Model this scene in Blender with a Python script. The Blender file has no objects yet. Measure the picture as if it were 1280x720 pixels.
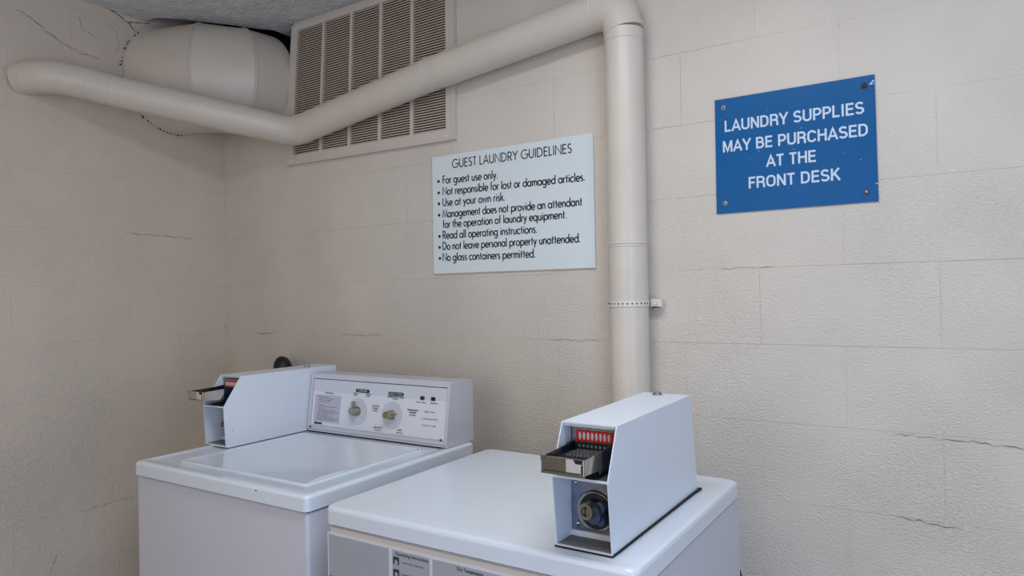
import bpy, bmesh, math, random
from mathutils import Vector, Matrix
random.seed(7)
SC = bpy.context.scene
COL = SC.collection

# ------------------------------------------------------------------ camera
cd = bpy.data.cameras.new('camera'); cam = bpy.data.objects.new('camera', cd); COL.objects.link(cam)
cd.sensor_width = 36; cd.lens = 869.4/1280*36; cd.clip_start = 0.02
R_ = Vector((0.84312538, 0.53740627, -0.01827832)); U_ = Vector((0.01940605, 0.00355975, 0.99980535)); F_ = Vector((-0.53736673, 0.84331597, 0.00742762))
m = Matrix.Identity(4)
for i in range(3):
    m[i][0] = R_[i]; m[i][1] = U_[i]; m[i][2] = -F_[i]
m.translation = Vector((2.6994, -1.9036, 1.3535))
cam.matrix_world = m
SC.camera = cam

# ------------------------------------------------------------------ light and exposure
SC.view_settings.view_transform = 'Standard'; SC.view_settings.look = 'None'
SC.view_settings.gamma = 1; SC.view_settings.use_curve_mapping = False
SC.view_settings.exposure = 0.42
w = bpy.data.worlds.new('world'); SC.world = w; w.use_nodes = True
w.node_tree.nodes['Background'].inputs[0].default_value = (0.7, 0.8, 1, 1); w.node_tree.nodes['Background'].inputs[1].default_value = 0.2

def area(name, loc, aim, sx, sy, power, color):
    l = bpy.data.lights.new(name, 'AREA'); l.shape = 'RECTANGLE'; l.size = sx; l.size_y = sy; l.energy = power; l.color = color
    o = bpy.data.objects.new(name, l); COL.objects.link(o); o.location = loc
    o.rotation_euler = (Vector(aim)-Vector(loc)).to_track_quat('-Z', 'Y').to_euler()
    return o
area('ceiling_lamp_light', (2.35, -1.15, 2.42), (2.35, -1.15, 0), 1.2, 0.35, 12, (0.88, 0.94, 1.0))
area('doorway_daylight', (4.1, -2.3, 1.1), (2.0, -0.6, 1.1), 1.5, 2.0, 27, (0.48, 0.67, 1.0))
area('behind_camera_fill', (1.5, -3.4, 1.45), (0.8, 0, 1.3), 2.4, 1.7, 15, (1.0, 0.88, 0.78))  # added soft fill from behind the camera, evens out the left side

# ------------------------------------------------------------------ materials
def srgb(r, g, b):
    f = lambda c: (c/255/12.92) if c/255 <= 0.04045 else ((c/255+0.055)/1.055)**2.4
    return (f(r), f(g), f(b), 1)
def nmat(name, col, rough=0.5, metal=0.0, coat=0.0, bump=None, vary=None):
    """bump=(scale,strength,distance) fine relief; vary=(scale,amount) mottled colour"""
    mt = bpy.data.materials.new(name); mt.use_nodes = True
    nt = mt.node_tree; b = nt.nodes['Principled BSDF']
    b.inputs['Base Color'].default_value = col; b.inputs['Roughness'].default_value = rough; b.inputs['Metallic'].default_value = metal
    b.inputs['Coat Weight'].default_value = coat; b.inputs['Coat Roughness'].default_value = 0.12
    geo = nt.nodes.new('ShaderNodeNewGeometry')
    if vary:
        n = nt.nodes.new('ShaderNodeTexNoise'); n.inputs['Scale'].default_value = vary[0]; n.inputs['Detail'].default_value = 5
        nt.links.new(geo.outputs['Position'], n.inputs['Vector'])
        r = nt.nodes.new('ShaderNodeMapRange'); r.inputs[1].default_value = .3; r.inputs[2].default_value = .7
        r.inputs[3].default_value = 1-vary[1]; r.inputs[4].default_value = 1+vary[1]*.3
        nt.links.new(n.outputs['Fac'], r.inputs[0])
        mx = nt.nodes.new('ShaderNodeVectorMath'); mx.operation = 'SCALE'; mx.inputs[0].default_value = col[:3]
        nt.links.new(r.outputs[0], mx.inputs['Scale']); nt.links.new(mx.outputs[0], b.inputs['Base Color'])
    if bump:
        n = nt.nodes.new('ShaderNodeTexNoise'); n.inputs['Scale'].default_value = bump[0]; n.inputs['Detail'].default_value = 4
        nt.links.new(geo.outputs['Position'], n.inputs['Vector'])
        bp = nt.nodes.new('ShaderNodeBump'); bp.inputs['Strength'].default_value = bump[1]; bp.inputs['Distance'].default_value = bump[2]
        nt.links.new(n.outputs['Fac'], bp.inputs['Height']); nt.links.new(bp.outputs[0], b.inputs['Normal'])
    return mt

def wall_mat(name, col, pit=1.0, smear=(1, 1, 1.15)):
    mt = bpy.data.materials.new(name); mt.use_nodes = True
    nt = mt.node_tree; N = nt.nodes; L = nt.links; b = N['Principled BSDF']
    b.inputs['Roughness'].default_value = 0.48
    geo = N.new('ShaderNodeNewGeometry')
    # fine orange-peel stipple
    n1 = N.new('ShaderNodeTexNoise'); n1.inputs['Scale'].default_value = 240; n1.inputs['Detail'].default_value = 3
    L.new(geo.outputs['Position'], n1.inputs['Vector'])
    # pits and open pores of the block face, stretched a little along the course
    mp = N.new('ShaderNodeMapping'); mp.inputs['Scale'].default_value = smear; L.new(geo.outputs['Position'], mp.inputs['Vector'])
    vo = N.new('ShaderNodeTexNoise'); vo.inputs['Scale'].default_value = 170; vo.inputs['Detail'].default_value = 3; vo.inputs['Roughness'].default_value = .62
    L.new(mp.outputs[0], vo.inputs['Vector'])
    pr = N.new('ShaderNodeMapRange'); pr.inputs[1].default_value = .30; pr.inputs[2].default_value = .56; L.new(vo.outputs['Fac'], pr.inputs[0])
    # how rough the area is
    n2 = N.new('ShaderNodeTexNoise'); n2.inputs['Scale'].default_value = 2.2; n2.inputs['Detail'].default_value = 2
    L.new(geo.outputs['Position'], n2.inputs['Vector'])
    ar = N.new('ShaderNodeMapRange'); ar.inputs[1].default_value = .38; ar.inputs[2].default_value = .62; ar.inputs[3].default_value = .4; ar.inputs[4].default_value = 1
    L.new(n2.outputs['Fac'], ar.inputs[0])
    sx = N.new('ShaderNodeSeparateXYZ'); L.new(geo.outputs['Position'], sx.inputs[0])
    zr = N.new('ShaderNodeMapRange'); zr.inputs[1].default_value = 1.9; zr.inputs[2].default_value = .9; zr.inputs[3].default_value = .6; zr.inputs[4].default_value = 1.45
    L.new(sx.outputs['Z'], zr.inputs[0]); arz = N.new('ShaderNodeMath'); arz.operation = 'MULTIPLY'; L.new(ar.outputs[0], arz.inputs[0]); L.new(zr.outputs[0], arz.inputs[1]); ar = arz
    m1 = N.new('ShaderNodeMath'); m1.operation = 'MULTIPLY'; L.new(pr.outputs[0], m1.inputs[0]); L.new(ar.outputs[0], m1.inputs[1])
    m2 = N.new('ShaderNodeMath'); m2.operation = 'MULTIPLY_ADD'; L.new(n1.outputs['Fac'], m2.inputs[0]); m2.inputs[1].default_value = .7; L.new(m1.outputs[0], m2.inputs[2])
    n3 = N.new('ShaderNodeTexNoise'); n3.inputs['Scale'].default_value = 9; n3.inputs['Detail'].default_value = 3; L.new(geo.outputs['Position'], n3.inputs['Vector'])
    m3 = N.new('ShaderNodeMath'); m3.operation = 'MULTIPLY_ADD'; L.new(n3.outputs['Fac'], m3.inputs[0]); m3.inputs[1].default_value = 1.6; L.new(m2.outputs[0], m3.inputs[2])
    bp = N.new('ShaderNodeBump'); bp.inputs['Strength'].default_value = 0.55*pit; bp.inputs['Distance'].default_value = 0.0022
    L.new(m3.outputs[0], bp.inputs['Height']); L.new(bp.outputs[0], b.inputs['Normal'])
    # small grime flecks + slow mottling of the paint
    n4 = N.new('ShaderNodeTexNoise'); n4.inputs['Scale'].default_value = 34; n4.inputs['Detail'].default_value = 8; n4.inputs['Roughness'].default_value = .7
    L.new(geo.outputs['Position'], n4.inputs['Vector'])
    fr = N.new('ShaderNodeMapRange'); fr.inputs[1].default_value = .25; fr.inputs[2].default_value = .33; fr.inputs[3].default_value = .72; fr.inputs[4].default_value = 1
    L.new(n4.outputs['Fac'], fr.inputs[0])
    n5 = N.new('ShaderNodeTexNoise'); n5.inputs['Scale'].default_value = 3.1; n5.inputs['Detail'].default_value = 4; L.new(geo.outputs['Position'], n5.inputs['Vector'])
    cr = N.new('ShaderNodeMapRange'); cr.inputs[1].default_value = .3; cr.inputs[2].default_value = .7; cr.inputs[3].default_value = .93; cr.inputs[4].default_value = 1.03
    L.new(n5.outputs['Fac'], cr.inputs[0])
    mm = N.new('ShaderNodeMath'); mm.operation = 'MULTIPLY'; L.new(fr.outputs[0], mm.inputs[0]); L.new(cr.outputs[0], mm.inputs[1])
    sc = N.new('ShaderNodeVectorMath'); sc.operation = 'SCALE'; sc.inputs[0].default_value = col[:3]; L.new(mm.outputs[0], sc.inputs['Scale'])
    L.new(sc.outputs[0], b.inputs['Base Color'])
    return mt

M_WALL = wall_mat('cream_block_paint', srgb(222, 212, 200), 1.25, (.75, 1, 1.15))
M_WALL_L = wall_mat('cream_block_paint_smooth', srgb(222, 208, 193), 1.2, (1, .6, 1.3))
M_CEIL = nmat('grey_stipple_ceiling', srgb(228, 230, 230), .8, bump=(75, 1.0, .014), vary=(20, .15))
M_FLOOR = nmat('concrete_floor', srgb(176, 172, 166), .6, bump=(20, .3, .002), vary=(4, .2))
M_PLAIN = nmat('plain_painted_wall', srgb(205, 198, 188), .6, vary=(2, .05))
M_DARK = nmat('dark_void', srgb(22, 20, 19), .9, vary=(8, .2))
M_DUCT = nmat('duct_paint', srgb(219, 208, 195), .34, bump=(30, .12, .001), vary=(6, .06))
M_SEAM = nmat('duct_bead_paint', srgb(225, 217, 209), .35, bump=(60, .1, .001))
M_CAULK = nmat('brown_caulk_dirt', srgb(62, 50, 38), .9, vary=(60, .3))
M_CRACK = nmat('open_crack_grime', srgb(128, 116, 100), .9, vary=(60, .3))
M_GRILLE = nmat('grille_paint', srgb(214, 204, 195), .45, bump=(60, .1, .001), vary=(12, .05))
M_SLAT = nmat('louver_paint', srgb(196, 180, 162), .5, vary=(30, .10))
M_ENAMEL = nmat('white_enamel', srgb(224, 231, 240), .24, coat=.4, bump=(7, .03, .002), vary=(5, .02))
M_BODY = nmat('white_painted_steel', srgb(204, 203, 212), .35, coat=.2, bump=(160, .04, .0005), vary=(5, .02))
M_HOUS = nmat('white_powder_coat', srgb(222, 227, 236), .38, bump=(220, .06, .0005), vary=(9, .02))
M_GAP = nmat('black_gap', srgb(16, 17, 22), .7, vary=(9, .1))
M_FACE = nmat('console_faceplate', srgb(224, 226, 234), .35, vary=(9, .02))
M_CHROME = nmat('worn_chrome', srgb(196, 190, 178), .16, 1.0, bump=(40, .05, .001), vary=(25, .2))
M_STEEL = nmat('zinc_steel', srgb(150, 158, 180), .32, 1.0, bump=(60, .15, .001), vary=(40, .3))
M_BRASS = nmat('brassy_lock_face', srgb(196, 190, 170), .3, 1.0, vary=(90, .2))
M_BLKRING = nmat('black_ring', srgb(18, 22, 42), .35, vary=(40, .2))
M_RED = nmat('red_slot_plate', srgb(205, 22, 26), .4, vary=(40, .08))
M_SLOT = nmat('white_slot', srgb(225, 215, 212), .5, vary=(90, .1))
M_COIN = nmat('nickel_pins', srgb(170, 176, 180), .3, .8, vary=(120, .3))
M_BLUE = nmat('blue_engraved_plastic', srgb(8, 92, 152), .3, bump=(5, .02, .003), vary=(14, .05))
M_BLUE.node_tree.nodes['Principled BSDF'].inputs['Specular IOR Level'].default_value = .2
M_LET = nmat('pale_lettering', srgb(205, 220, 236), .5, vary=(40, .03))
M_ACR = nmat('pale_frosted_acrylic', srgb(226, 234, 236), .28, vary=(4, .02))
M_INK = nmat('black_ink', srgb(22, 24, 28), .5, vary=(40, .1))
M_INKG = nmat('grey_ink', srgb(84, 84, 96), .6, vary=(90, .1))
M_LABEL = nmat('grey_label', srgb(190, 190, 202), .45, vary=(20, .02))
M_DPAN = nmat('grey_foil_panel', srgb(168, 171, 178), .4, bump=(200, .05, .0005), vary=(9, .04))
M_WTRIM = nmat('white_trim_line', srgb(214, 216, 226), .4, vary=(9, .02))
M_RUB = nmat('black_rubber', srgb(20, 21, 24), .45, bump=(40, .2, .001), vary=(12, .2))
M_SCREW = nmat('screw_steel', srgb(168, 168, 172), .3, .9, vary=(90, .2))
M_SCREWD = nmat('dark_screw', srgb(90, 84, 76), .35, .9, vary=(90, .2))
M_WASHER = nmat('black_washer', srgb(24, 26, 30), .5, vary=(90, .2))
M_RLAMP = nmat('dark_red_lens', srgb(70, 10, 14), .2, vary=(90, .2))
M_KDISC = nmat('knob_dial_disc', srgb(204, 206, 214), .3, vary=(30, .03))
M_CREAM = nmat('cream_enamel_panel', srgb(216, 208, 196), .4, vary=(7, .04))
M_SHELF = nmat('shaded_shelf_steel', srgb(92, 94, 96), .5, .3, vary=(60, .3))  # dark grey holds the shade that falls under the coin slide
M_GREYFELT = nmat('grey_dusty_floor', srgb(132, 130, 132), .9, vary=(220, .3))

# ------------------------------------------------------------------ helpers
def link(name, me, parent=None):
    o = bpy.data.objects.new(name, me); COL.objects.link(o)
    if parent: o.parent = parent
    return o
def obj(name, bm, mat, parent=None, smooth=False):
    me = bpy.data.meshes.new(name); bmesh.ops.recalc_face_normals(bm, faces=bm.faces); bm.to_mesh(me); bm.free()
    for mm in (mat if isinstance(mat, (list, tuple)) else [mat]): me.materials.append(mm)
    if smooth:
        me.shade_smooth() if hasattr(me, 'shade_smooth') else None
        try: me.set_sharp_from_angle(angle=math.radians(40))
        except Exception: pass
    o = link(name, me, parent)
    return o
def thing(name, label, cat, loc=(0, 0, 0), group=None):
    o = bpy.data.objects.new(name, None); COL.objects.link(o); o.location = loc; o.empty_display_size = .05
    o['label'] = label; o['category'] = cat
    if group: o['group'] = group
    bpy.context.view_layer.update()
    return o
def shift(bm, root):
    if root: bmesh.ops.translate(bm, verts=bm.verts, vec=-Vector(root.location))
def part(name, bm, mat, root, smooth=False, sub=None):
    """bm given in world coordinates; root is the thing, sub an optional parent part sitting at the root's origin"""
    shift(bm, root)
    return obj(name, bm, mat, sub or root, smooth)
def addbox(bm, x0, x1, y0, y1, z0, z1, bev=0, seg=2):
    r = bmesh.ops.create_cube(bm, size=1); vs = r['verts']
    for v in vs:
        v.co = Vector(((x0+x1)/2+v.co.x*(x1-x0), (y0+y1)/2+v.co.y*(y1-y0), (z0+z1)/2+v.co.z*(z1-z0)))
    if bev:
        es = list({e for v in vs for e in v.link_edges})
        bmesh.ops.bevel(bm, geom=es, offset=bev, segments=seg, profile=.6, affect='EDGES')
    return bm
def box(x0, x1, y0, y1, z0, z1, bev=0, seg=2): return addbox(bmesh.new(), x0, x1, y0, y1, z0, z1, bev, seg)
def addprism(bm, pts, d):
    """closed loop of 3D points extruded by vector d"""
    a = [bm.verts.new(p) for p in pts]; d = Vector(d); b = [bm.verts.new(Vector(p)+d) for p in pts]
    bm.faces.new(a); bm.faces.new(list(reversed(b))); n = len(a)
    for i in range(n): bm.faces.new((a[i], a[(i+1) % n], b[(i+1) % n], b[i]))
    return bm
def prism(pts, d): return addprism(bmesh.new(), pts, d)
def addcyl(bm, p0, p1, r0, r1=None, n=20, caps=True):
    r1 = r0 if r1 is None else r1; p0 = Vector(p0); p1 = Vector(p1); a = (p1-p0).normalized()
    u = a.orthogonal().normalized(); v = a.cross(u)
    A = [bm.verts.new(p0+(u*math.cos(t)+v*math.sin(t))*r0) for t in [2*math.pi*i/n for i in range(n)]]
    B = [bm.verts.new(p1+(u*math.cos(t)+v*math.sin(t))*r1) for t in [2*math.pi*i/n for i in range(n)]]
    for i in range(n): bm.faces.new((A[i], A[(i+1) % n], B[(i+1) % n], B[i]))
    if caps: bm.faces.new(list(reversed(A))); bm.faces.new(B)
    return bm
def cyl(*a, **k): return addcyl(bmesh.new(), *a, **k)
def rings(bm, secs, cap=True, closed=False):
    vs = [[bm.verts.new(p) for p in s] for s in secs]; n = len(vs[0])
    rng = range(len(vs)) if closed else range(len(vs)-1)
    for k in rng:
        a, b = vs[k], vs[(k+1) % len(vs)]
        for i in range(n): bm.faces.new((a[i], a[(i+1) % n], b[(i+1) % n], b[i]))
    if cap and not closed: bm.faces.new(list(reversed(vs[0]))); bm.faces.new(vs[-1])
    return bm
def tubesecs(pts, r, n=32, miter=True):
    pts = [Vector(p) for p in pts]; rs = r if isinstance(r, (list, tuple)) else [r]*len(pts)
    dirs = [(pts[i+1]-pts[i]).normalized() for i in range(len(pts)-1)]
    u = dirs[0].orthogonal().normalized(); secs = []
    for i, p in enumerate(pts):
        d0 = dirs[max(i-1, 0)]; d1 = dirs[min(i, len(dirs)-1)]
        if i > 0 and d0.angle(d1, 0) > 1e-5: pass
        t = (d0+d1).normalized()
        u0 = (u-d0*u.dot(d0)).normalized(); v0 = d0.cross(u0); c = t.dot(d0)
        s = []
        for k in range(n):
            a = 2*math.pi*k/n; q = (u0*math.cos(a)+v0*math.sin(a))*rs[i]
            q = q - d0*(q.dot(t)/c)   # slide onto the mitre plane
            s.append(p+q)
        secs.append(s)
        u = (u0 - d1*u0.dot(d1)).normalized()
    return secs
def tube(pts, r, n=32, cap=True): return rings(bmesh.new(), tubesecs(pts, r, n), cap)
def arcpts(corner, p0, p1, rad, n=6):
    """polyline rounding 'corner' between directions to p0 and p1"""
    c = Vector(corner); a = (Vector(p0)-c).normalized(); b = (Vector(p1)-c).normalized()
    A = c+a*rad; B = c+b*rad; out = []
    for i in range(n+1):
        t = i/n; out.append(A*(1-t)**2+c*2*t*(1-t)+B*t*t)
    return out
def addring(bm, cen, axis, R, r, n=40, m=8, a0=0, a1=2*math.pi, sq=None):
    """bead (torus) about axis through cen"""
    cen = Vector(cen); ax = Vector(axis).normalized(); u = ax.orthogonal().normalized(); v = ax.cross(u)
    full = abs(a1-a0-2*math.pi) < 1e-6; secs = []
    for i in range(n if full else n+1):
        t = a0+(a1-a0)*i/n; rad = u*math.cos(t)+v*math.sin(t)
        secs.append([cen+rad*(R+r*math.cos(q))+ax*r*math.sin(q) for q in [2*math.pi*k/m for k in range(m)]])
    return rings(bm, secs, cap=True, closed=full)

# --- stroke lettering (geometric sans) -> flat ribbons
def A_(cx, cy, rx, ry, a0, a1, n=None):
    n = n or max(5, int(abs(a1-a0)/14))
    return [(cx+rx*math.cos(math.radians(a0+(a1-a0)*i/n)), cy+ry*math.sin(math.radians(a0+(a1-a0)*i/n))) for i in range(n+1)]
O6 = lambda cx=.31: A_(cx, .3, .27, .28, 0, 360, 24)
GL = {
 'a': (.66, [O6(), [(.58, 0), (.58, .6)]]), 'b': (.66, [O6(.35), [(.08, 0), (.08, 1.02)]]), 'c': (.52, [A_(.31, .3, .27, .28, 48, 312)]),
 'd': (.66, [O6(), [(.58, 0), (.58, 1.02)]]), 'e': (.60, [A_(.31, .3, .27, .28, 0, 318), [(.05, .3), (.58, .3)]]),
 'f': (.34, [[(.15, 0), (.15, .85)]+A_(.28, .85, .13, .14, 180, 80, 5), [(.03, .55), (.30, .55)]]),
 'g': (.66, [O6(), [(.58, .6), (.58, -.1)]+A_(.33, -.1, .25, .2, 0, -150, 9)]), 'h': (.58, [[(.08, 0), (.08, 1.02)], [(.08, .3)]+A_(.29, .36, .2, .22, 180, 0, 9)+[(.49, 0)]]),
 'i': (.2, [[(.1, 0), (.1, .6)], [(.1, .76), (.1, .87)]]), 'k': (.5, [[(.08, 0), (.08, 1.02)], [(.44, .6), (.1, .29)], [(.2, .37), (.48, 0)]]), 'l': (.2, [[(.1, 0), (.1, 1.02)]]),
 'm': (.86, [[(.08, 0), (.08, .6)], [(.08, .3)]+A_(.25, .37, .17, .21, 180, 0, 9)+[(.42, 0)], [(.42, .37)]+A_(.6, .37, .18, .21, 180, 0, 9)+[(.78, 0)]]),
 'n': (.57, [[(.08, 0), (.08, .6)], [(.08, .3)]+A_(.285, .36, .2, .22, 180, 0, 9)+[(.485, 0)]]), 'o': (.62, [O6()]),
 'p': (.66, [O6(.35), [(.08, .6), (.08, -.32)]]), 'q': (.66, [O6(), [(.58, .6), (.58, -.32)]]),
 'r': (.34, [[(.08, 0), (.08, .6)], [(.08, .38)]+A_(.24, .40, .16, .18, 180, 60, 6)]),
 's': (.40, [A_(.2, .45, .13, .13, 40, 225, 8)+A_(.2, .17, .14, .15, 90, -140, 9)]), 't': (.34, [[(.16, 0), (.16, .84)], [(.03, .55), (.31, .55)]]),
 'u': (.57, [[(.08, .6)]+A_(.28, .24, .2, .22, 180, 360, 9)+[(.48, .6)], [(.48, .6), (.48, 0)]]), 'v': (.5, [[(.03, .6), (.25, .02), (.47, .6)]]),
 'w': (.78, [[(.03, .6), (.2, .02), (.39, .58), (.58, .02), (.75, .6)]]), 'y': (.5, [[(.03, .6), (.26, .03)], [(.47, .6), (.13, -.32)]]),
 'A': (.74, [[(.04, 0), (.37, .98), (.7, 0)], [(.15, .33), (.59, .33)]]), 'D': (.76, [[(.08, .04), (.08, .96), (.24, .96)]+A_(.24, .5, .44, .46, 90, -90, 14)+[(.08, .04)]]),
 'E': (.54, [[(.48, .96), (.08, .96), (.08, .04), (.48, .04)], [(.08, .51), (.46, .51)]]), 'F': (.50, [[(.46, .96), (.08, .96), (.08, 0)], [(.08, .51), (.43, .51)]]),
 'G': (.92, [A_(.48, .5, .43, .47, 48, 350, 22)+[(.9, .47), (.52, .47)]]), 'I': (.2, [[(.1, 0), (.1, 1)]]), 'L': (.46, [[(.08, 1), (.08, .04), (.42, .04)]]),
 'M': (.92, [[(.05, 0), (.17, .97), (.46, .12), (.75, .97), (.87, 0)]]), 'N': (.8, [[(.08, 0), (.08, .97), (.72, .03), (.72, 1)]]),
 'R': (.6, [[(.08, 0), (.08, .96), (.26, .96)]+A_(.26, .7, .25, .26, 90, -90, 9)+[(.135, .44)], [(.28, .44), (.54, 0)]]),
 'S': (.54, [A_(.26, .74, .18, .22, 35, 235, 10)+A_(.26, .27, .20, .23, 85, -145, 11)]), 'T': (.5, [[(.25, 0), (.25, .96)], [(.02, .96), (.48, .96)]]),
 'U': (.68, [[(.08, 1)]+A_(.34, .3, .26, .26, 180, 360, 12)+[(.6, 1)]]), 'Y': (.66, [[(.03, 1), (.33, .5), (.63, 1)], [(.33, .5), (.33, 0)]]),
 '.': (.2, [[(.1, 0), (.1, .12)]]), ' ': (.28, [])}
# heavier condensed grotesque capitals
HV = {' ': (.26, []), 'L': (.52, [[(.09, 1), (.09, .08), (.50, .08)]]), 'A': (.66, [[(.03, 0), (.33, .93), (.63, 0)], [(.15, .30), (.51, .30)]]),
 'U': (.66, [[(.09, 1)]+A_(.33, .30, .24, .22, 180, 360, 12)+[(.57, 1)]]), 'N': (.66, [[(.09, 0), (.09, 1)], [(.12, .92), (.54, .08)], [(.57, 0), (.57, 1)]]),
 'D': (.66, [[(.09, .08), (.09, .92), (.28, .92)]+A_(.28, .62, .28, .30, 90, 0, 8)+A_(.28, .38, .28, .30, 0, -90, 8)+[(.09, .08)]]),
 'R': (.64, [[(.09, 0), (.09, .92), (.34, .92)]+A_(.34, .70, .20, .22, 90, -90, 9)+[(.17, .48)], [(.36, .48)]+A_(.40, .34, .14, .12, 90, 0, 5)+[(.55, .10), (.59, 0)]]),
 'Y': (.62, [[(.03, 1), (.31, .42), (.59, 1)], [(.31, .45), (.31, 0)]]), 'S': (.60, [A_(.30, .71, .21, .21, 22, 180, 10)+A_(.30, .70, .21, .19, 180, 250, 4)+A_(.31, .28, .22, .22, 68, 0, 5)+A_(.30, .28, .23, .20, 0, -158, 11)]),
 'P': (.60, [[(.09, 0), (.09, .92), (.32, .92)]+A_(.32, .68, .21, .24, 90, -90, 9)+[(.17, .44)]]), 'I': (.26, [[(.13, 0), (.13, 1)]]),
 'E': (.56, [[(.53, .92), (.09, .92), (.09, .08), (.54, .08)], [(.09, .52), (.50, .52)]]), 'F': (.52, [[(.51, .92), (.09, .92), (.09, 0)], [(.09, .50), (.46, .50)]]),
 'M': (.78, [[(.09, 0), (.09, 1)], [(.12, .96), (.39, .10), (.66, .96)], [(.69, 0), (.69, 1)]]), 'B': (.63, [[(.09, 0), (.09, .92), (.34, .92)]+A_(.34, .73, .17, .19, 90, -90, 7)+[(.17, .54)], [(.34, .54)]+A_(.34, .31, .21, .23, 90, -90, 8)+[(.17, .08)]]),
 'C': (.66, [A_(.34, .66, .25, .26, 15, 180, 11)+A_(.34, .34, .25, .26, 180, 345, 11)]), 'H': (.66, [[(.09, 0), (.09, 1)], [(.57, 0), (.57, 1)], [(.09, .52), (.57, .52)]]),
 'T': (.56, [[(.28, 0), (.28, .92)], [(.02, .92), (.54, .92)]]), 'O': (.70, [A_(.35, .66, .26, .26, 0, 180, 12)+A_(.35, .34, .26, .26, 180, 360, 12)+[(.61, .66)]]), 'K': (.64, [[(.09, 0), (.09, 1)], [(.55, 1), (.12, .42)], [(.26, .58), (.60, 0)]])}
def ribbon(bm, pts, w, fn):
    P = [Vector((x, y)) for x, y in pts]; P = [p for i, p in enumerate(P) if i == 0 or (p-P[i-1]).length > 1e-4]; cl = (P[0]-P[-1]).length < 1e-6 and len(P) > 3
    if cl: P = P[:-1]
    n = len(P); Ls, Rs = [], []
    for i, p in enumerate(P):
        a = P[(i-1) % n] if (cl or i > 0) else None; b = P[(i+1) % n] if (cl or i < n-1) else None
        d0 = (p-a).normalized() if a is not None else (b-p).normalized(); d1 = (b-p).normalized() if b is not None else d0
        t = (d0+d1); t = t.normalized() if t.length > 1e-6 else d0
        nn = Vector((-t.y, t.x)); c = max(.45, nn.dot(Vector((-d0.y, d0.x))))
        Ls.append(bm.verts.new(fn(p+nn*(w/2/c)))); Rs.append(bm.verts.new(fn(p-nn*(w/2/c))))
    for i in range(n if cl else n-1):
        j = (i+1) % n; bm.faces.new((Ls[i], Rs[i], Rs[j], Ls[j]))
def stroke_text(s, x0, x1, z0, z1, cap, y, weight=.11, GL=GL):
    """line of writing on the plane y, from x0 to x1, baseline z0->z1"""
    tot = sum(GL[c][0]+.06 for c in s)-.06; sx = (x1-x0)/tot; bm = bmesh.new(); cx = 0; ns = 0
    for c in s:
        adv, st = GL[c]
        for pl in st:
            ww = weight if c != '.' else .13
            k = sx/cap; ns += 1; yy = y-2.5e-5*(ns % 4)  # strokes printed a hair apart
            ribbon(bm, [(px*k, py) for px, py in pl], ww, lambda q: Vector((x0+cx*sx+q.x*cap, yy, z0+(z1-z0)*((cx*sx+q.x*cap)/(x1-x0))+q.y*cap)))
        cx += adv+.06
    return bm
def font_text(s, O, X, Y, width, cap, bold=0, center=False, lift=(0, 0, 0)):
    """filled built-in-font text: O lower-left (or centre) of the baseline, X/Y unit directions, width & cap height in metres"""
    cu = bpy.data.curves.new('t', 'FONT'); cu.body = s; cu.offset = bold; cu.resolution_u = 3
    o = bpy.data.objects.new('t', cu); COL.objects.link(o); bpy.context.view_layer.update()
    me = bpy.data.meshes.new_from_object(o.evaluated_get(bpy.context.evaluated_depsgraph_get()))
    bm = bmesh.new(); bm.from_mesh(me); bpy.data.objects.remove(o); bpy.data.curves.remove(cu); bpy.data.meshes.remove(me)
    xs = [v.co.x for v in bm.verts]; x0, x1 = min(xs), max(xs); k = width/(x1-x0); H = .70
    O, X, Y = Vector(O)+Vector(lift), Vector(X), Vector(Y)
    for v in bm.verts:
        v.co = O+X*((v.co.x-x0)*k-(width/2 if center else 0))+Y*(v.co.y/H*cap)
    return bm

# ------------------------------------------------------------------ setting
def struct(name, bm, mat):
    o = obj(name, bm, mat); o['kind'] = 'structure'; return o
ZC = 2.462
struct('floor', box(-.2, 4.4, -3.6, .2, -.1, 0), M_FLOOR)
# ceiling slab whose corner is broken away above the round duct
cut = [(0.0, -.355), (.07, -.345), (.14, -.275), (.20, -.195), (.26, -.105), (.30, -.04), (.335, .0)]
bm = prism([(x, y, ZC) for x, y in cut]+[(.335, .15, ZC), (4.3, .15, ZC), (4.3, -3.5, ZC), (-.15, -3.5, ZC), (-.15, -.355, ZC)], (0, 0, .02))
struct('ceiling', bm, M_CEIL)
# dark space above the break
bm = bmesh.new(); addbox(bm, -.15, .5, -.5, .15, 2.70, 2.74); struct('ceiling_void', bm, M_DARK)
bm = bmesh.new(); addbox(bm, -.15, .5, -.54, -.5, 2.482, 2.74); addbox(bm, .5, .54, -.5, .15, 2.482, 2.74); addbox(bm, -.19, -.15, -.5, .15, 2.4, 2.74); addbox(bm, -.15, .5, .15, .19, 2.482, 2.74)
struct('ceiling_void_side', bm, M_DARK)

CH, BL, JT, Z0 = .2032, .4064, .0007, 1.206-6*.2032
DEPTH = .03
def blockmesh(nm, w, h, axis):
    bm = bmesh.new()
    if axis == 'x': addbox(bm, 0, w, 0, DEPTH, 0, h)
    else: addbox(bm, -DEPTH, 0, 0, w, 0, h)
    es = [e for e in bm.edges if all(abs(v.co.y if axis == 'x' else v.co.x) < 1e-6 for v in e.verts) and abs(e.verts[0].co.z-e.verts[1].co.z) < 1e-6]
    bmesh.ops.bevel(bm, geom=es, offset=.0008, segments=1, profile=.5, affect='EDGES')
    bmesh.ops.recalc_face_normals(bm, faces=bm.faces)
    me = bpy.data.meshes.new(nm); bm.to_mesh(me); bm.free(); return me
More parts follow.
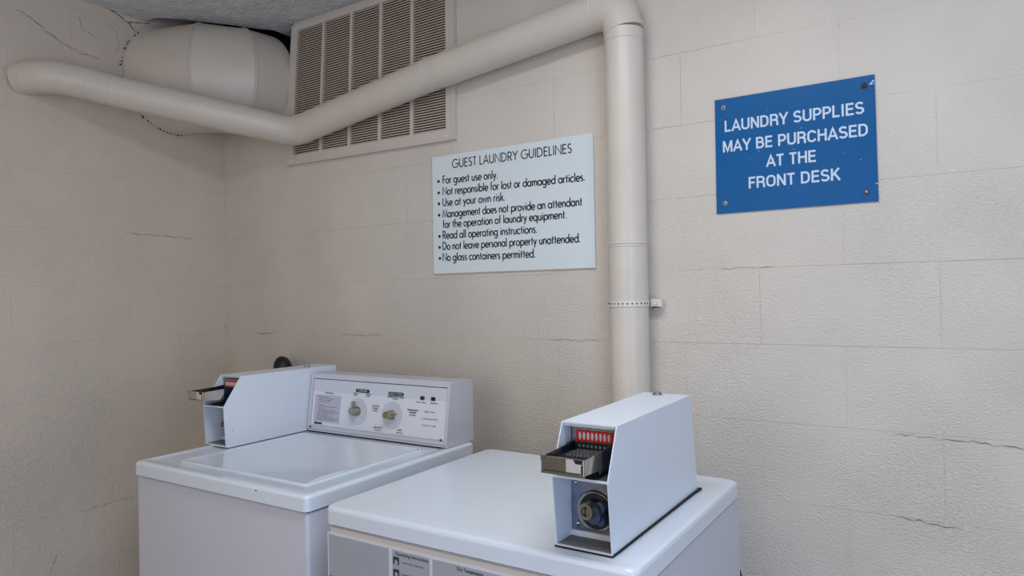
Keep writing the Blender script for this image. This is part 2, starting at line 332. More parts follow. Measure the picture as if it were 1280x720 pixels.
# back wall: mortar bed + blocks, with an opening knocked through round the duct
bm = bmesh.new()
OPX, OPZ = .462, 2.222
addbox(bm, -.15, 4.3, .0009, .12, -.02, OPZ-.001); addbox(bm, OPX, 4.3, .0009, .12, OPZ-.001, 2.56)
wb = struct('wall_back', bm, M_WALL)
bm = bmesh.new(); addbox(bm, -.15, OPX+.1, .30, .34, OPZ-.1, 2.75); addbox(bm, OPX, OPX+.04, .12, .3, OPZ-.1, 2.75); addbox(bm, -.15, OPX, .12, .3, OPZ-.12, OPZ-.1)
struct('wall_back_void', bm, M_DARK)
cache = {}
def lay(wall, mat, axis, row, a, b, lim):
    """one block from a to b along the wall"""
    z0 = Z0+row*CH; z1 = min(z0+CH, lim); key = (axis, round(b-a, 4), round(z1-z0, 4))
    if key not in cache:
        me = blockmesh('block_'+axis, (b-a)-JT, (z1-z0)-JT, axis); me.materials.append(mat); cache[key] = me
    o = link('block', cache[key], wall); off = random.uniform(-.0004, .0004); t = random.uniform(-.0012, .0012)
    if axis == 'x': o.location = (a+JT/2, off-.0001, z0+JT/2); o.rotation_euler = (0, t*.6, t)
    else: o.location = (off+.0001, a+JT/2, z0+JT/2); o.rotation_euler = (t*.6, 0, t)
for row in range(0, 13):
    ph = .638 if (row % 2 == 1) else .841   # row 7 = 1.409 up; row 6 (1.206) has joints at .638
    ph = {0: .638, 1: .841}[row % 2]
    z = Z0+row*CH
    if z > ZC-.01: break
    e = [0.0]; x = ph % BL
    if x < .02: x += BL
    while x < 3.85: e.append(x); x += BL
    for a, b in zip(e, e[1:]):
        if z > OPZ-.02:
            if b < OPX+.03: continue
            a = max(a, OPX)
        lay(wb, M_WALL, 'x', row, a, b, ZC)
# left wall
wl = struct('wall_left', box(-.15, -.0009, -3.5, .0009, -.02, ZC+.1), M_WALL_L)
for row in range(0, 13):
    z = Z0+row*CH
    if z > ZC-.01: break
    ph = -.423 if row % 2 == 0 else -.626
    y = ph
    while y < -.01: y += BL
    e = [0.0]; y -= BL
    if y > -.03: y -= BL
    while y > -2.7: e.append(y); y -= BL
    for b, a in zip(e, e[1:]): lay(wl, M_WALL_L, 'y', row, a, b, ZC)
struct('wall_right', box(4.3, 4.42, -3.5, .15, -.02, 2.56), M_PLAIN)
struct('wall_front', box(-.15, 4.42, -3.62, -3.5, -.02, 2.56), M_PLAIN)
# cracks in the left wall paint near the ceiling (fine open lines), and crumbled joints
def crack(pts, wall, axis, w=.0016, wob=.004, mat=None):
    P = []
    for (a, b), (c, d) in zip(pts, pts[1:]):
        n = max(3, int(math.hypot(c-a, d-b)/.012))
        for i in range(n):
            t = i/n; P.append((a+(c-a)*t+random.uniform(-wob, wob)*.6, b+(d-b)*t+random.uniform(-wob, wob)))
    P.append(pts[-1])
    Q = [Vector((.0006, y, z)) if axis == 'y' else Vector((y, -.0006, z)) for y, z in P]
    R = [w*.55*random.uniform(.15, 1.2) for _ in Q]; R[0] = R[-1] = w*.2
    o = obj('crack', tube(Q, R, 6), mat or M_CRACK, wall)
crack([(-.50, 2.47), (-.42, 2.436), (-.33, 2.462)], wl, 'y', .003, .004, M_CAULK)
crack([(-.42, 2.44), (-.375, 2.39), (-.335, 2.43)][0:2], wl, 'y', .0032, .002, mat=M_CAULK)
crack([(-.80, 2.36), (-.76, 2.345), (-.66, 2.285), (-.60, 2.27), (-.53, 2.262)], wl, 'y', .0022)
crack([(-.60, 2.40), (-.585, 2.36), (-.555, 2.345), (-.53, 2.335)], wl, 'y', .0014)
crack([(-.50, 2.40), (-.46, 2.385), (-.455, 2.33), (-.47, 2.30)], wl, 'y', .0014)
crack([(-.423, 1.613), (-.36, 1.612), (-.25, 1.610), (-.16, 1.606)], wl, 'y', .0012)
crack([(-.62, .588), (-.50, .592), (-.42, .589)], wl, 'y', .0014)
crack([(-.70, .46), (-.705, .43), (-.72, .40)], wl, 'y', .0016)
crack([(-.002, 1.29), (-.006, 1.25), (-.012, 1.22), (-.004, 1.20)], wl, 'y', .0016)
crack([(.20, 1.204), (.24, 1.203), (.33, 1.207)], wb, 'x', .0022)
crack([(.70, 1.207), (.80, 1.205), (.92, 1.207)], wb, 'x', .0012)
crack([(1.62, 1.206), (1.70, 1.204), (1.79, 1.206)], wb, 'x', .0011)
crack([(2.57, .998), (2.66, .997), (2.74, .994), (2.83, .991)], wb, 'x', .0016)
crack([(2.57, .802), (2.63, .796), (2.70, .79)], wb, 'x', .0022)
crack([(2.16, 1.408), (2.2, 1.411), (2.3, 1.409)], wb, 'x', .0010)

# ------------------------------------------------------------------ round duct elbow in the corner
ZD, RD, RC = 2.247, .212, .236
duct = thing('round_duct', 'fat cream painted round duct elbow bulging between the two walls under ceiling', 'duct', (.2, -.2, ZD))
def dsec(ang, r=RD, n=56, cor=None):
    """mitred section of the elbow in the vertical plane through the corner at angle ang (0=left wall, 90=back wall)"""
    a = math.radians(ang); h = Vector((math.sin(a), -math.cos(a), 0)); k = cor or 1
    return [h*((RC+r*math.cos(t))*k)+Vector((0, 0, ZD+r*math.sin(t))) for t in [2*math.pi*i/n for i in range(n)]]
angs = [-1.5, 4, 39, 70, 91]
def kfac(i):   # stretch so that the pipe between two mitres stays round
    return 1.0
for i in range(len(angs)-1):
    a0, a1 = angs[i], angs[i+1]
    part('gore', rings(bmesh.new(), [dsec(a0), dsec(a1)], cap=False), M_DUCT, duct, smooth=True)
bm = rings(bmesh.new(), [dsec(-1.5, RD-.004), dsec(91, RD-.004)], cap=True); bm.free()
for a in angs[1:4]:
    for da in ((-.55, .55) if a > 10 else (0,)):
        s = dsec(a+da, RD+.0016); bm = bmesh.new(); n = len(s); secs = []
        aa = math.radians(a+da); t = Vector((math.cos(aa), math.sin(aa), 0)); h = Vector((math.sin(aa), -math.cos(aa), 0))
        c = h*RC+Vector((0, 0, ZD))
        for p in s:
            d = (p-c).normalized(); secs.append([p+d*.0022*math.cos(q)+t*.0022*math.sin(q) for q in [math.pi*2*k/6 for k in range(6)]])
        part('seam', rings(bm, secs, closed=True), M_SEAM, duct, smooth=True)
# crumbly dark caulk where the duct meets the left wall
bm = bmesh.new()
for k in range(120):
    t = 2*math.pi*k/120+random.uniform(-.02, .02)
    if random.random() < .35: continue
    r = RD+random.uniform(-.001, .004); y = -(RC+r*math.cos(t)); z = ZD+r*math.sin(t); s = random.uniform(.002, .0048)
    if z > ZC-.005 or y > -.01: continue
    bmesh.ops.create_icosphere(bm, subdivisions=1, radius=s, matrix=Matrix.Translation((.004, y, z)) @ Matrix.Diagonal((.7, 1, random.uniform(.8, 2), 1)))
c = part('caulk', bm, M_CAULK, duct); c['kind'] = 'stuff'
bm = bmesh.new(); addring(bm, (.001, -RC, ZD), (1, 0, 0), RD+.0015, .004, 64, 6); part('wall_collar', bm, M_DUCT, duct)

# ------------------------------------------------------------------ small vent pipe
RP = .0555
pipe = thing('vent_pipe', 'long cream painted pipe crossing corner, sloping along wall and dropping behind the dryer', 'pipe', (1.918, -.062, 0))
V0, V1 = Vector((1.918, -.062, .25)), Vector((1.918, -.062, 2.176))
S0, S1, S2 = V1, Vector((1.22, -.064, 2.099)), Vector((.535, -.066, 1.998))
E1, E2 = Vector((.185, -.588, 2.10)), Vector((.09, -.735, 2.13))
Wl = Vector((-.01, -.79, 2.125))
up = arcpts(V1, V0, S1, .085, 3)
part('vertical_pipe', tube([V0, (1.918, -.062, 1.487)], RP, 40), M_DUCT, pipe, True)
part('vertical_pipe', tube([(1.918, -.062, 1.487), up[0]], RP, 40), M_DUCT, pipe, True)
part('elbow', tube(up, RP+.0006, 40), M_DUCT, pipe, True)
part('sloping_pipe', tube([up[-1], S1], RP, 40), M_DUCT, pipe, True)
lo = arcpts(S2, S1, E1, .04, 2)
part('sloping_pipe', tube([S1, lo[0]], RP, 40), M_DUCT, pipe, True)
part('elbow', tube(lo, RP+.0006, 40), M_DUCT, pipe, True)
part('crossing_pipe', tube([lo[-1], E1], RP, 40), M_DUCT, pipe, True)
endc = [E1]+[Vector(q) for q in ((.150, -.643, 2.115), (.105, -.703, 2.127), (.062, -.743, 2.130), (.025, -.768, 2.128), (-.012, -.788, 2.124))]
part('end_elbow', tube(endc, RP+.0006, 40), M_DUCT, pipe, True)
def seam(p, d, r=.0017, R=None, mat=None): part('seam', addring(bmesh.new(), p, d, (R or RP)+.0008, r, 44, 6), mat or M_SEAM, pipe, True)
for P in (up, lo):
    for i in range(len(P)):
        d = (P[min(i+1, len(P)-1)]-P[max(i-1, 0)]); seam(P[i], d)
seam((1.918, -.062, 1.487), (0, 0, 1)); seam((1.918, -.062, 1.479), (0, 0, 1), .001)
seam((1.918, -.062, up[0].z-.03), (0, 0, 1), .0012)
seam(S1, S1-S2, .0013); seam(S1+(S1-S2).normalized()*-.02, S1-S2, .0007)
dd = (E1-S2).normalized(); seam(E1, dd); seam(E1-dd*.035, dd, .001)
for i in range(1, 5): seam(endc[i], endc[min(i+1, 5)]-endc[i-1], .0019)
seam(lo[-1]+dd*.02, dd, .001); seam(lo[0]+(S1-S2).normalized()*.02, S1-S2, .001)
# perforated strap clamp round the vertical pipe with its wall bracket
bm = rings(bmesh.new(), [[Vector((1.918+(RP+o)*math.cos(t), -.062+(RP+o)*math.sin(t), z)) for o, z in ((.0003, 1.310), (.0022, 1.310), (.0022, 1.327), (.0003, 1.327))] for t in [2*math.pi*i/48 for i in range(48)]], closed=True)
strap = part('strap_clamp', bm, M_SEAM, pipe)
bm = bmesh.new()
for i in range(14):
    t = math.radians(185+i*13); c0 = Vector((1.918+(RP+.002)*math.cos(t), -.062+(RP+.002)*math.sin(t), 1.3185)); addcyl(bm, c0, c0+Vector((math.cos(t), math.sin(t), 0))*.0012, .0022, n=8)
h = part('strap_holes', bm, M_CAULK, pipe, sub=strap)
bm = bmesh.new(); addbox(bm, 1.968, 2.003, -.030, -.012, 1.306, 1.330, .002); addcyl(bm, (1.985, -.03, 1.318), (1.985, -.037, 1.318), .006, n=6); addbox(bm, 1.973, 2.0, -.012, 0.002, 1.300, 1.308)
part('bracket', bm, M_SEAM, pipe)
bm = bmesh.new(); addbox(bm, 1.972, 1.999, -.0325, -.0295, 1.3045, 1.3075); addbox(bm, 1.9665, 1.9695, -.0325, -.014, 1.308, 1.328); part('bracket_edge', bm, M_CAULK, pipe)

# ------------------------------------------------------------------ return air grille
gr = thing('air_grille', 'large cream louvered return air grille high on wall behind the sloping pipe', 'grille', (.86, 0, 1.88))
G = [(.421, 1.886), (1.277, 1.880), (1.284, 2.452), (.466, 2.444)]   # BL BR TR TL as it hangs, slightly bent
def gp(u, v, y):
    x = (1-v)*((1-u)*G[0][0]+u*G[1][0])+v*((1-u)*G[3][0]+u*G[2][0]); z = (1-v)*((1-u)*G[0][1]+u*G[1][1])+v*((1-u)*G[3][1]+u*G[2][1])
    if u < .5: x += .016*math.sin(math.pi*v)*(1-2*u)*-.4
    return Vector((x, y, z))
def gbox(bm, u0, u1, v0, v1, y0, y1, nu=1, nv=1):
    for a in range(nu):
        for b in range(nv):
            ua, ub = u0+(u1-u0)*a/nu, u0+(u1-u0)*(a+1)/nu; va, vb = v0+(v1-v0)*b/nv, v0+(v1-v0)*(b+1)/nv
            P = [gp(ua, va, y0), gp(ub, va, y0), gp(ub, vb, y0), gp(ua, vb, y0)]
            addprism(bm, P, (0, y1-y0, 0))
    return bm
FU0, FU1, FV0, FV1 = .046, .954, .068, .955
YF = -.014
bm = bmesh.new()
gbox(bm, 0, 1, 0, FV0, YF, -.001, 6, 1); gbox(bm, 0, 1, FV1, 1, YF, -.001, 6, 1); gbox(bm, 0, FU0, FV0, FV1, YF, -.001, 1, 8); gbox(bm, FU1, 1, FV0, FV1, YF, -.001, 1, 8)
bmesh.ops.remove_doubles(bm, verts=bm.verts, dist=1e-5)
part('frame', bm, M_GRILLE, gr)
bm = gbox(bmesh.new(), .985, 1.0, .0, 1, YF-.004, YF, 1, 6); gbox(bm, 0, 1, 0, .010, YF-.0025, YF, 6, 1); part('rim', bm, M_GRILLE, gr)
part('backing', gbox(bmesh.new(), FU0, FU1, FV0, FV1, -.0022, -.0008, 4, 4), M_DARK, gr)
du = [FU0]+[FU0+(FU1-FU0)*k/5 for k in range(1, 5)]+[FU1]; hw = .0075
for k in range(1, 5):
    part('divider', gbox(bmesh.new(), du[k]-hw, du[k]+hw, FV0, FV1, YF+.0005, -.002, 1, 8), M_GRILLE, gr)
NS = 56
for k in range(5):
    ua = du[k]+(hw if k else 0); ub = du[k+1]-(hw if k < 4 else 0)
    for j in range(NS):
        v = FV0+(FV1-FV0)*(j+.5)/NS; dv = (FV1-FV0)/NS
        bm = bmesh.new()   # louver blade: front edge low, back edge high
        q = [(YF+.0012, v-dv*.42), (YF+.0012, v+dv*.12), (-.0035, v+dv*.42), (-.0035, v+dv*.2)]
        A = [bm.verts.new(gp(ua, vv, yy)) for yy, vv in q]; B = [bm.verts.new(gp(ub, vv, yy)) for yy, vv in q]
        bm.faces.new(A); bm.faces.new(B[::-1])
        for i in range(4): bm.faces.new((A[i], A[(i+1) % 4], B[(i+1) % 4], B[i]))
        part('slat', bm, M_SLAT, gr)
for u, v in ((.03, .03), (.955, .025), (.03, .975), (.96, .975)):
    p = gp(u, v, YF); bm = bmesh.new(); bmesh.ops.create_uvsphere(bm, u_segments=12, v_segments=6, radius=.0055, matrix=Matrix.Translation(p) @ Matrix.Diagonal((1, .5, 1, 1))); part('screw', bm, M_SEAM, gr, True)

# ------------------------------------------------------------------ guidelines sign
sg = thing('guidelines_sign', 'pale frosted sign with black guest laundry guidelines text left of the pipe', 'sign', (1.48, 0, 1.426))
part('panel', box(1.171, 1.789, -.0065, -.0015, 1.4265, 1.832, .0008, 1), M_ACR, sg)
bm = bmesh.new(); addbox(bm, 1.1695, 1.1725, -.0072, -.001, 1.4255, 1.8325); addbox(bm, 1.170, 1.7895, -.0072, -.001, 1.4252, 1.4278); part('edge_strip', bm, nmat('acrylic_edge', srgb(226, 224, 216), .3), sg)
YT = -.0069
L8 = [('For guest use only.', 1.215, 1.443, 1.7355, 1.7305, 1), ('Not responsible for lost or damaged articles.', 1.214, 1.760, 1.696, 1.690, 1), ('Use at your own risk.', 1.213, 1.470, 1.658, 1.655, 1),
      ('Management does not provide an attendant', 1.212, 1.749, 1.6185, 1.616, 1), ('for the operation of laundry equipment.', 1.212, 1.695, 1.5825, 1.581, 0), ('Read all operating instructions.', 1.211, 1.589, 1.545, 1.543, 1),
      ('Do not leave personal property unattended.', 1.210, 1.741, 1.507, 1.505, 1), ('No glass containers permitted.', 1.209, 1.581, 1.469, 1.4655, 1)]
part('lettering', stroke_text('GUEST LAUNDRY GUIDELINES', 1.257, 1.718, 1.7845, 1.780, .0295, YT, .125), M_INK, sg)
for s, a, b, z0, z1, bu in L8:
    part('lettering', stroke_text(s, a, b, z0, z1, .0270, YT, .15), M_INK, sg)
    if bu: part('bullet', cyl((1.197, YT, z0+.0095), (1.197, YT-.0003, z0+.0095), .0052, n=16), M_INK, sg)

# ------------------------------------------------------------------ blue supplies sign
bs = thing('supplies_sign', 'blue plastic sign with white laundry supplies lettering screwed on right of the pipe', 'sign', (2.35, 0, 1.56))
bm = prism([(2.155, -.001, 1.559), (2.547, -.001, 1.560), (2.544, -.001, 1.869), (2.156, -.001, 1.869)], (0, -.0035, 0)); part('panel', bm, M_BLUE, bs)
YB = -.0049
for s, a, b, z0, z1 in (('LAUNDRY SUPPLIES', 2.181, 2.520, 1.779, 1.777), ('MAY BE PURCHASED', 2.175, 2.528, 1.724, 1.722), ('AT THE', 2.288, 2.409, 1.6725, 1.672), ('FRONT DESK', 2.241, 2.464, 1.620, 1.620)):
    d = Vector((b-a, 0, z1-z0)).normalized()
    part('lettering', stroke_text(s, a, b, z0, z1, .0305, YB, .165, HV), M_LET, bs)
for i, (x, z) in enumerate(((2.180, 1.845), (2.521, 1.845), (2.521, 1.585), (2.179, 1.586))):
    dk = i in (1,)
    bm = cyl((x, -.0045, z), (x, -.0065, z), .0072 if dk else .0062, n=20); wsh = part('screw', bm, M_WASHER if dk or i == 2 else M_SCREW, bs)
    bm = bmesh.new(); bmesh.ops.create_uvsphere(bm, u_segments=16, v_segments=8, radius=.0052, matrix=Matrix.Translation((x, -.0065, z)) @ Matrix.Diagonal((1, .55, 1, 1))); part('screw_head', bm, M_SCREWD if dk else M_SCREW, bs, True, sub=wsh)
    bm = bmesh.new(); bmesh.ops.create_cone(bm, cap_ends=True, segments=8, radius1=.0018, radius2=.0018, depth=.001, matrix=Matrix.Translation((x, -.0095, z)) @ Matrix.Rotation(math.pi/2, 4, 'X')); part('screw_recess', bm, M_WASHER, bs, sub=wsh)
bm = bmesh.new()
for tri in ([(2.531, 1.846), (2.540, 1.845), (2.537, 1.8515)], [(2.536, 1.853), (2.542, 1.856), (2.5425, 1.850)], [(2.5425, 1.849), (2.544, 1.846), (2.5405, 1.8475)], [(2.540, 1.603), (2.546, 1.605), (2.5465, 1.602)]):
    addprism(bm, [(x, YB+.0002, z) for x, z in tri], (0, -.0002, 0))
for k in range(16):
    x, z = random.uniform(2.17, 2.535), random.uniform(1.57, 1.86); addcyl(bm, (x, YB+.0002, z), (x, YB-.0001, z), random.uniform(.0004, .0011), n=6)
ch = part('chipped_spots', bm, M_LET, bs); ch['kind'] = 'stuff'

# ------------------------------------------------------------------ appliances
def panel_with_edges(x0, x1, y0, y1, z0, z1, r, seg=4):
    """top slab: rounded upright corners and rolled upper edge"""
    bm = box(x0, x1, y0, y1, z0, z1)
    es = [e for e in bm.edges if abs(e.verts[0].co.z-e.verts[1].co.z) > 1e-4]
    bmesh.ops.bevel(bm, geom=es, offset=r*1.3, segments=seg, profile=.5, affect='EDGES')
    es = [e for e in bm.edges if all(abs(v.co.z-z1) < 1e-5 for v in e.verts)]
    bmesh.ops.bevel(bm, geom=es, offset=r, segments=seg, profile=.5, affect='EDGES')
    return bm
def rrect(x0, x1, y0, y1, r, z, n=5):
    P = []
    for cx, cy, a in ((x1-r, y1-r, 0), (x0+r, y1-r, 90), (x0+r, y0+r, 180), (x1-r, y0+r, 270)):
        for i in range(n+1):
            t = math.radians(a+90*i/n); P.append(Vector((cx+r*math.cos(t), cy+r*math.sin(t), z)))
    return P

# --- washer
WX0, WX1, WY0, WY1, WZ = .797, 1.486, -.858, -.222, .914
wm = thing('washing_machine', 'white top loading washer with sloped dial console standing in the corner', 'washer', ((WX0+WX1)/2, (WY0+WY1)/2, 0))
part('cabinet', box(WX0+.004, WX1-.004, WY0+.006, WY1, .03, WZ-.040, .009, 3), M_BODY, wm, True)
part('seam_shadow_strip', box(WX0+.010, WX1-.010, WY0+.012, WY1-.01, WZ-.042, WZ-.034), M_GAP, wm)  # black strip painted in as the shadow under the top panel
for x in (WX0+.06, WX1-.06):
    for y in (WY0+.06, WY1-.06): part('foot', cyl((x, y, 0), (x, y, .032), .02), M_RUB, wm)
# top panel with a shallow pressed tray round the lid
def tray(x0, x1, y0, y1, z, zt, loops, edge_r):
    """stack of rounded rectangles -> pressed sheet"""
    secs = [rrect(*l) for l in loops]; return rings(bmesh.new(), secs, cap=True)
zt = WZ
L = [(WX0, WX1, WY0, WY1, .014, zt-.036), (WX0, WX1, WY0, WY1, .014, zt-.0085), (WX0, WX1, WY0, WY1, .014, zt-.007), (WX0+.0022, WX1-.0022, WY0+.0022, WY1-.0022, .014, zt-.0022), (WX0+.007, WX1-.007, WY0+.007, WY1-.007, .013, zt), (WX0+.0085, WX1-.0085, WY0+.0085, WY1-.0085, .013, zt),
     (WX0+.020, WX1-.030, WY0+.028, WY1-.02, .012, zt), (WX0+.024, WX1-.034, WY0+.033, WY1-.022, .012, zt-.0035)]
part('top_panel', tray(0, 0, 0, 0, 0, 0, L, 0), M_ENAMEL, wm, True)
LX0, LX1, LY0, LY1 = .915, 1.417, -.800, -.375
lz = zt-.0035
L = [(LX0-.0, LX1+.0, LY0, LY1, .012, lz-.001), (LX0, LX1, LY0, LY1, .012, lz+.004), (LX0+.002, LX1-.002, LY0+.002, LY1-.002, .011, lz+.0062), (LX0+.010, LX1-.010, LY0+.010, LY1-.01, .010, lz+.0062), (LX0+.018, LX1-.018, LY0+.018, LY1-.018, .010, lz+.0026)]
lid = part('lid', rings(bmesh.new(), [rrect(*l) for l in L]), M_ENAMEL, wm, True)
# finger grip swell at the right front of the lid
bm = bmesh.new(); bmesh.ops.create_uvsphere(bm, u_segments=20, v_segments=10, radius=1, matrix=Matrix.Translation((1.398, -.705, lz+.002)) @ Matrix.Diagonal((.012, .07, .0055, 1))); part('lid_grip', bm, M_ENAMEL, wm, True, sub=lid)
part('hinge_pin', cyl((1.412, -.392, lz), (1.412, -.392, lz+.007), .0035, n=10), M_SCREWD, wm)
part('chip', cyl((1.315, WY0-.0006, zt-.010), (1.315, WY0+.001, zt-.010), .0022, n=7), M_GAP, wm)
# console: sloped face, solid ends
CX0, CX1 = .889, 1.469
prof = [(-.333, .915), (-.330, .921), (-.3046, 1.099), (-.3035, 1.1005), (-.206, 1.0965), (-.203, 1.094), (-.203, .915)]
cons = part('console', prism([(CX0, y, z) for y, z in prof], (CX1-CX0, 0, 0)), M_BODY, wm)
part('console_gap', box(CX0-.001, CX1-.004, -.334, -.21, .9128, .9152), M_GAP, wm, sub=cons)
# sloped face frame of reference
P0 = Vector((0, -.330, .921)); P1 = Vector((0, -.307, 1.083)); UP = (P1-P0).normalized(); NR = Vector((0, -UP.z, UP.y)); HF = (P1-P0).length; HC = HF+.0165
def fp(x, t, lift=0): return Vector((x, 0, 0))+P0+UP*t+NR*lift
def fbox(bm, x0, x1, t0, t1, l0, l1):
    P = [fp(x0, t0, l0), fp(x1, t0, l0), fp(x1, t1, l0), fp(x0, t1, l0)]; return addprism(bm, P, NR*(l1-l0))
def tz(z, back=0):   # height on the face for a world z
    return (z-P0.z)/UP.z
part('top_rail_gap', fbox(bmesh.new(), CX0+.012, CX1-.014, HF-.0012, HF+.0006, 0, .0012), M_GAP, wm, sub=cons)
bm = fbox(bmesh.new(), CX0+.004, CX1-.002, HF+.0006, HC-.0005, 0, .0040); part('top_rail', bm, M_BODY, wm, sub=cons)
bm = fbox(bmesh.new(), CX0+.002, CX1-.012, .001, .010, 0, .0040); fbox(bm, CX0, CX0+.010, .001, HC-.002, 0, .0050); fbox(bm, CX1-.010, CX1, .001, HC-.002, 0, .0050); part('face_rim', bm, M_BODY, wm, sub=cons)
fpl = part('faceplate', fbox(bmesh.new(), CX0+.013, CX1-.013, .0135, HF-.002, 0, .0016), M_FACE, wm, sub=cons)
part('header_band', fbox(bmesh.new(), CX0+.013, CX1-.013, HF-.040, HF-.002, .0016, .0020), nmat('pale_band', srgb(208, 211, 220), .35), wm, sub=cons)
# measured on a plane; convert to face heights
def tt(z): return (z-.921)/.162*HF
part('instruction_label', fbox(bmesh.new(), .913, 1.030, tt(.946), tt(1.032), .0021, .0025), M_LABEL, wm, sub=cons)
bm = bmesh.new()
rows = [(.006, .05), (.016, .074), (.010, .068), (.016, .052), (0, 0), (.012, .036), (.018, .09), (.010, .03), (.018, .072), (.014, .100), (.014, .082), (.012, .052), (.014, .070), (.012, .100), (.012, .082)]
for i, (a, ln) in enumerate(rows):
    if not ln: continue
    t = tt(1.026-i*.0052); x = .919+a*.8
    while x < .919+a*.8+ln*.92:
        w_ = random.uniform(.004, .009); fbox(bm, x, x+w_, t-.0008, t+.0008, .0026, .0028); x += w_+.0018
sp = part('small_print', bm, M_INKG, wm, sub=cons); sp['kind'] = 'stuff'
def ft(s, x, z, wd, cap, mat=M_INK, bold=.02, lift=.0027, c=True):
    return part('lettering', font_text(s, fp(x, tt(z), lift), (1, 0, 0), UP, wd, cap, bold, c), mat, wm, sub=cons)
ft('LOADING', .975, 1.037, .040, .0050, M_INKG)
def pill(x, z, w_, h_):
    t = tt(z); bm = bmesh.new(); P = [fp(x+sx*(w_/2-h_/2)+h_/2*math.cos(a), t+h_/2*math.sin(a), .0022) for sx, rg in ((1, range(-90, 91, 30)), (-1, range(90, 271, 30))) for a in [math.radians(q) for q in rg]]
    part('heading_badge', addprism(bm, P, NR*.0008), M_INK, wm, sub=cons)
pill(1.123, 1.0545, .058, .0105); ft('LOAD SIZE', 1.123, 1.0525, .038, .0050, M_LET, .01, .0032)
pill(1.262, 1.0535, .062, .0105); ft('SELECT CYCLE', 1.262, 1.0515, .052, .0048, M_LET, .01, .0032)
ft('SMALL', 1.094, 1.0435, .021, .0044, M_INKG); ft('LOAD', 1.093, 1.0375, .017, .0044, M_INKG)
ft('LARGE', 1.148, 1.0435, .021, .0044, M_INKG); ft('LOAD', 1.147, 1.0375, .017, .0044, M_INKG)
ft('PERMANENT PRESS', 1.262, 1.0420, .066, .0048); ft('NORMAL', 1.262, 1.0365, .024, .0035, M_INKG)
ft('COTTON', 1.183, 1.010, .028, .0048); ft('STURDY', 1.183, 1.0025, .026, .0048); ft('NORMAL', 1.183, .996, .022, .0035, M_INKG)
ft('PERMANENT', 1.333, 1.0085, .044, .0048); ft('PRESS', 1.333, 1.001, .025, .0048); ft('NORMAL', 1.333, .9945, .028, .0035, M_INKG)
ft('DELICATE', 1.197, .9465, .032, .0048); ft('GENTLE', 1.198, .939, .026, .0035, M_INKG)
ft('KNIT', 1.287, .9465, .018, .0048); ft('GENTLE', 1.287, .939, .026, .0035, M_INKG)
bm = bmesh.new()
for x, z, n in ((1.372, 1.010, 4), (1.372, .990, 5), (1.372, .971, 5)):
    t = tt(z); fbox(bm, x-.005, x-.0035, t-.0008, t+.0008, .0024, .0027)
ft('INSERT COINS', 1.396, 1.008, .040, .0038, M_INKG, .01); ft('PUSH SLIDE IN SLOWLY', 1.402, .988, .056, .0038, M_INKG, .01); ft('PULL OUT TO START', 1.399, .969, .050, .0038, M_INKG, .01)
part('bullet_dots', bm, M_INKG, wm, sub=cons)['kind'] = 'stuff'
# maker's mark: black block and a short dark strip of lettering
bm = bmesh.new(); fbox(bm, .918, .926, tt(.9375), tt(.9445), .0026, .0030)
for k in range(5): fbox(bm, .9275+k*.0052, .9318+k*.0052, tt(.9378), tt(.9436), .0026, .0030)
part('maker_mark', bm, M_INK, wm, sub=cons)
for x, m_ in ((1.366, M_RLAMP), (1.407, M_GAP)):
    part('indicator_lamp', fbox(bmesh.new(), x-.0075, x+.0075, tt(1.043), tt(1.0535), .0016, .0036), m_, wm, sub=cons)
bm = bmesh.new()
for x0, x1 in ((1.343, 1.360), (1.364, 1.380), (1.396, 1.424)): fbox(bm, x0, x1, tt(1.0345), tt(1.0365), .0022, .0026)
part('caption_bars', bm, M_INKG, wm, sub=cons)['kind'] = 'stuff'
def knob(x, z, ang):
    t = tt(z); c = fp(x, t, .0022)
    part('dial_disc', cyl(c, c+NR*.0012, .0405, n=48), M_KDISC, wm, sub=cons)
    bm = bmesh.new(); addcyl(bm, c+NR*.001, c+NR*.010, .0150, .0140, 24); addcyl(bm, c+NR*.010, c+NR*.030, .0135, .0105, 24)
    a = math.radians(ang); d = Vector((math.cos(a), 0, 0))+UP*math.sin(a); s = d.cross(NR)
    P = [c+NR*.012+d*.030+s*.0025, c+NR*.012+d*.030-s*.0025, c+NR*.012-d*.013-s*.0055, c+NR*.012-d*.013+s*.0055]
    addprism(bm, P, NR*.012)
    part('selector_knob', bm, nmat('greenish_chrome', srgb(172, 168, 148), .16, 1.0, vary=(60, .3)), wm, sub=cons, smooth=False)
knob(1.108, .991, 97); knob(1.252, .9905, 8)
bm = bmesh.new(); addcyl(bm, fp(1.446, .014, .003), fp(1.446, .014, .006), .003, n=10); addcyl(bm, fp(.905, .006, .003), fp(.905, .006, .006), .003, n=10); addcyl(bm, fp(.898, .006, .003), fp(.898, .006, .0055), .002, n=10)
part('console_screws', bm, M_SCREWD, wm, sub=cons)

# --- dryer
DX0, DX1, DY0, DY1, DZ = 1.567, 2.271, -.884, -.270, .914
dr = thing('clothes_dryer', 'white front loading dryer with grey instruction panels in the foreground', 'dryer', ((DX0+DX1)/2, (DY0+DY1)/2, 0))
L = [(DX0, DX1, DY0, DY1, .022, DZ-.036), (DX0, DX1, DY0, DY1, .022, DZ-.010), (DX0, DX1, DY0, DY1, .022, DZ-.008), (DX0+.0025, DX1-.0025, DY0+.0025, DY1-.0025, .022, DZ-.0025), (DX0+.008, DX1-.008, DY0+.008, DY1-.008, .021, DZ), (DX0+.010, DX1-.010, DY0+.010, DY1-.010, .020, DZ), (DX0+.045, DX1-.045, DY0+.04, DY1-.04, .020, DZ+.0004), (DX0+.055, DX1-.055, DY0+.05, DY1-.05, .020, DZ-.0004)]
part('top_panel', rings(bmesh.new(), [rrect(*l) for l in L]), M_ENAMEL, dr, True)
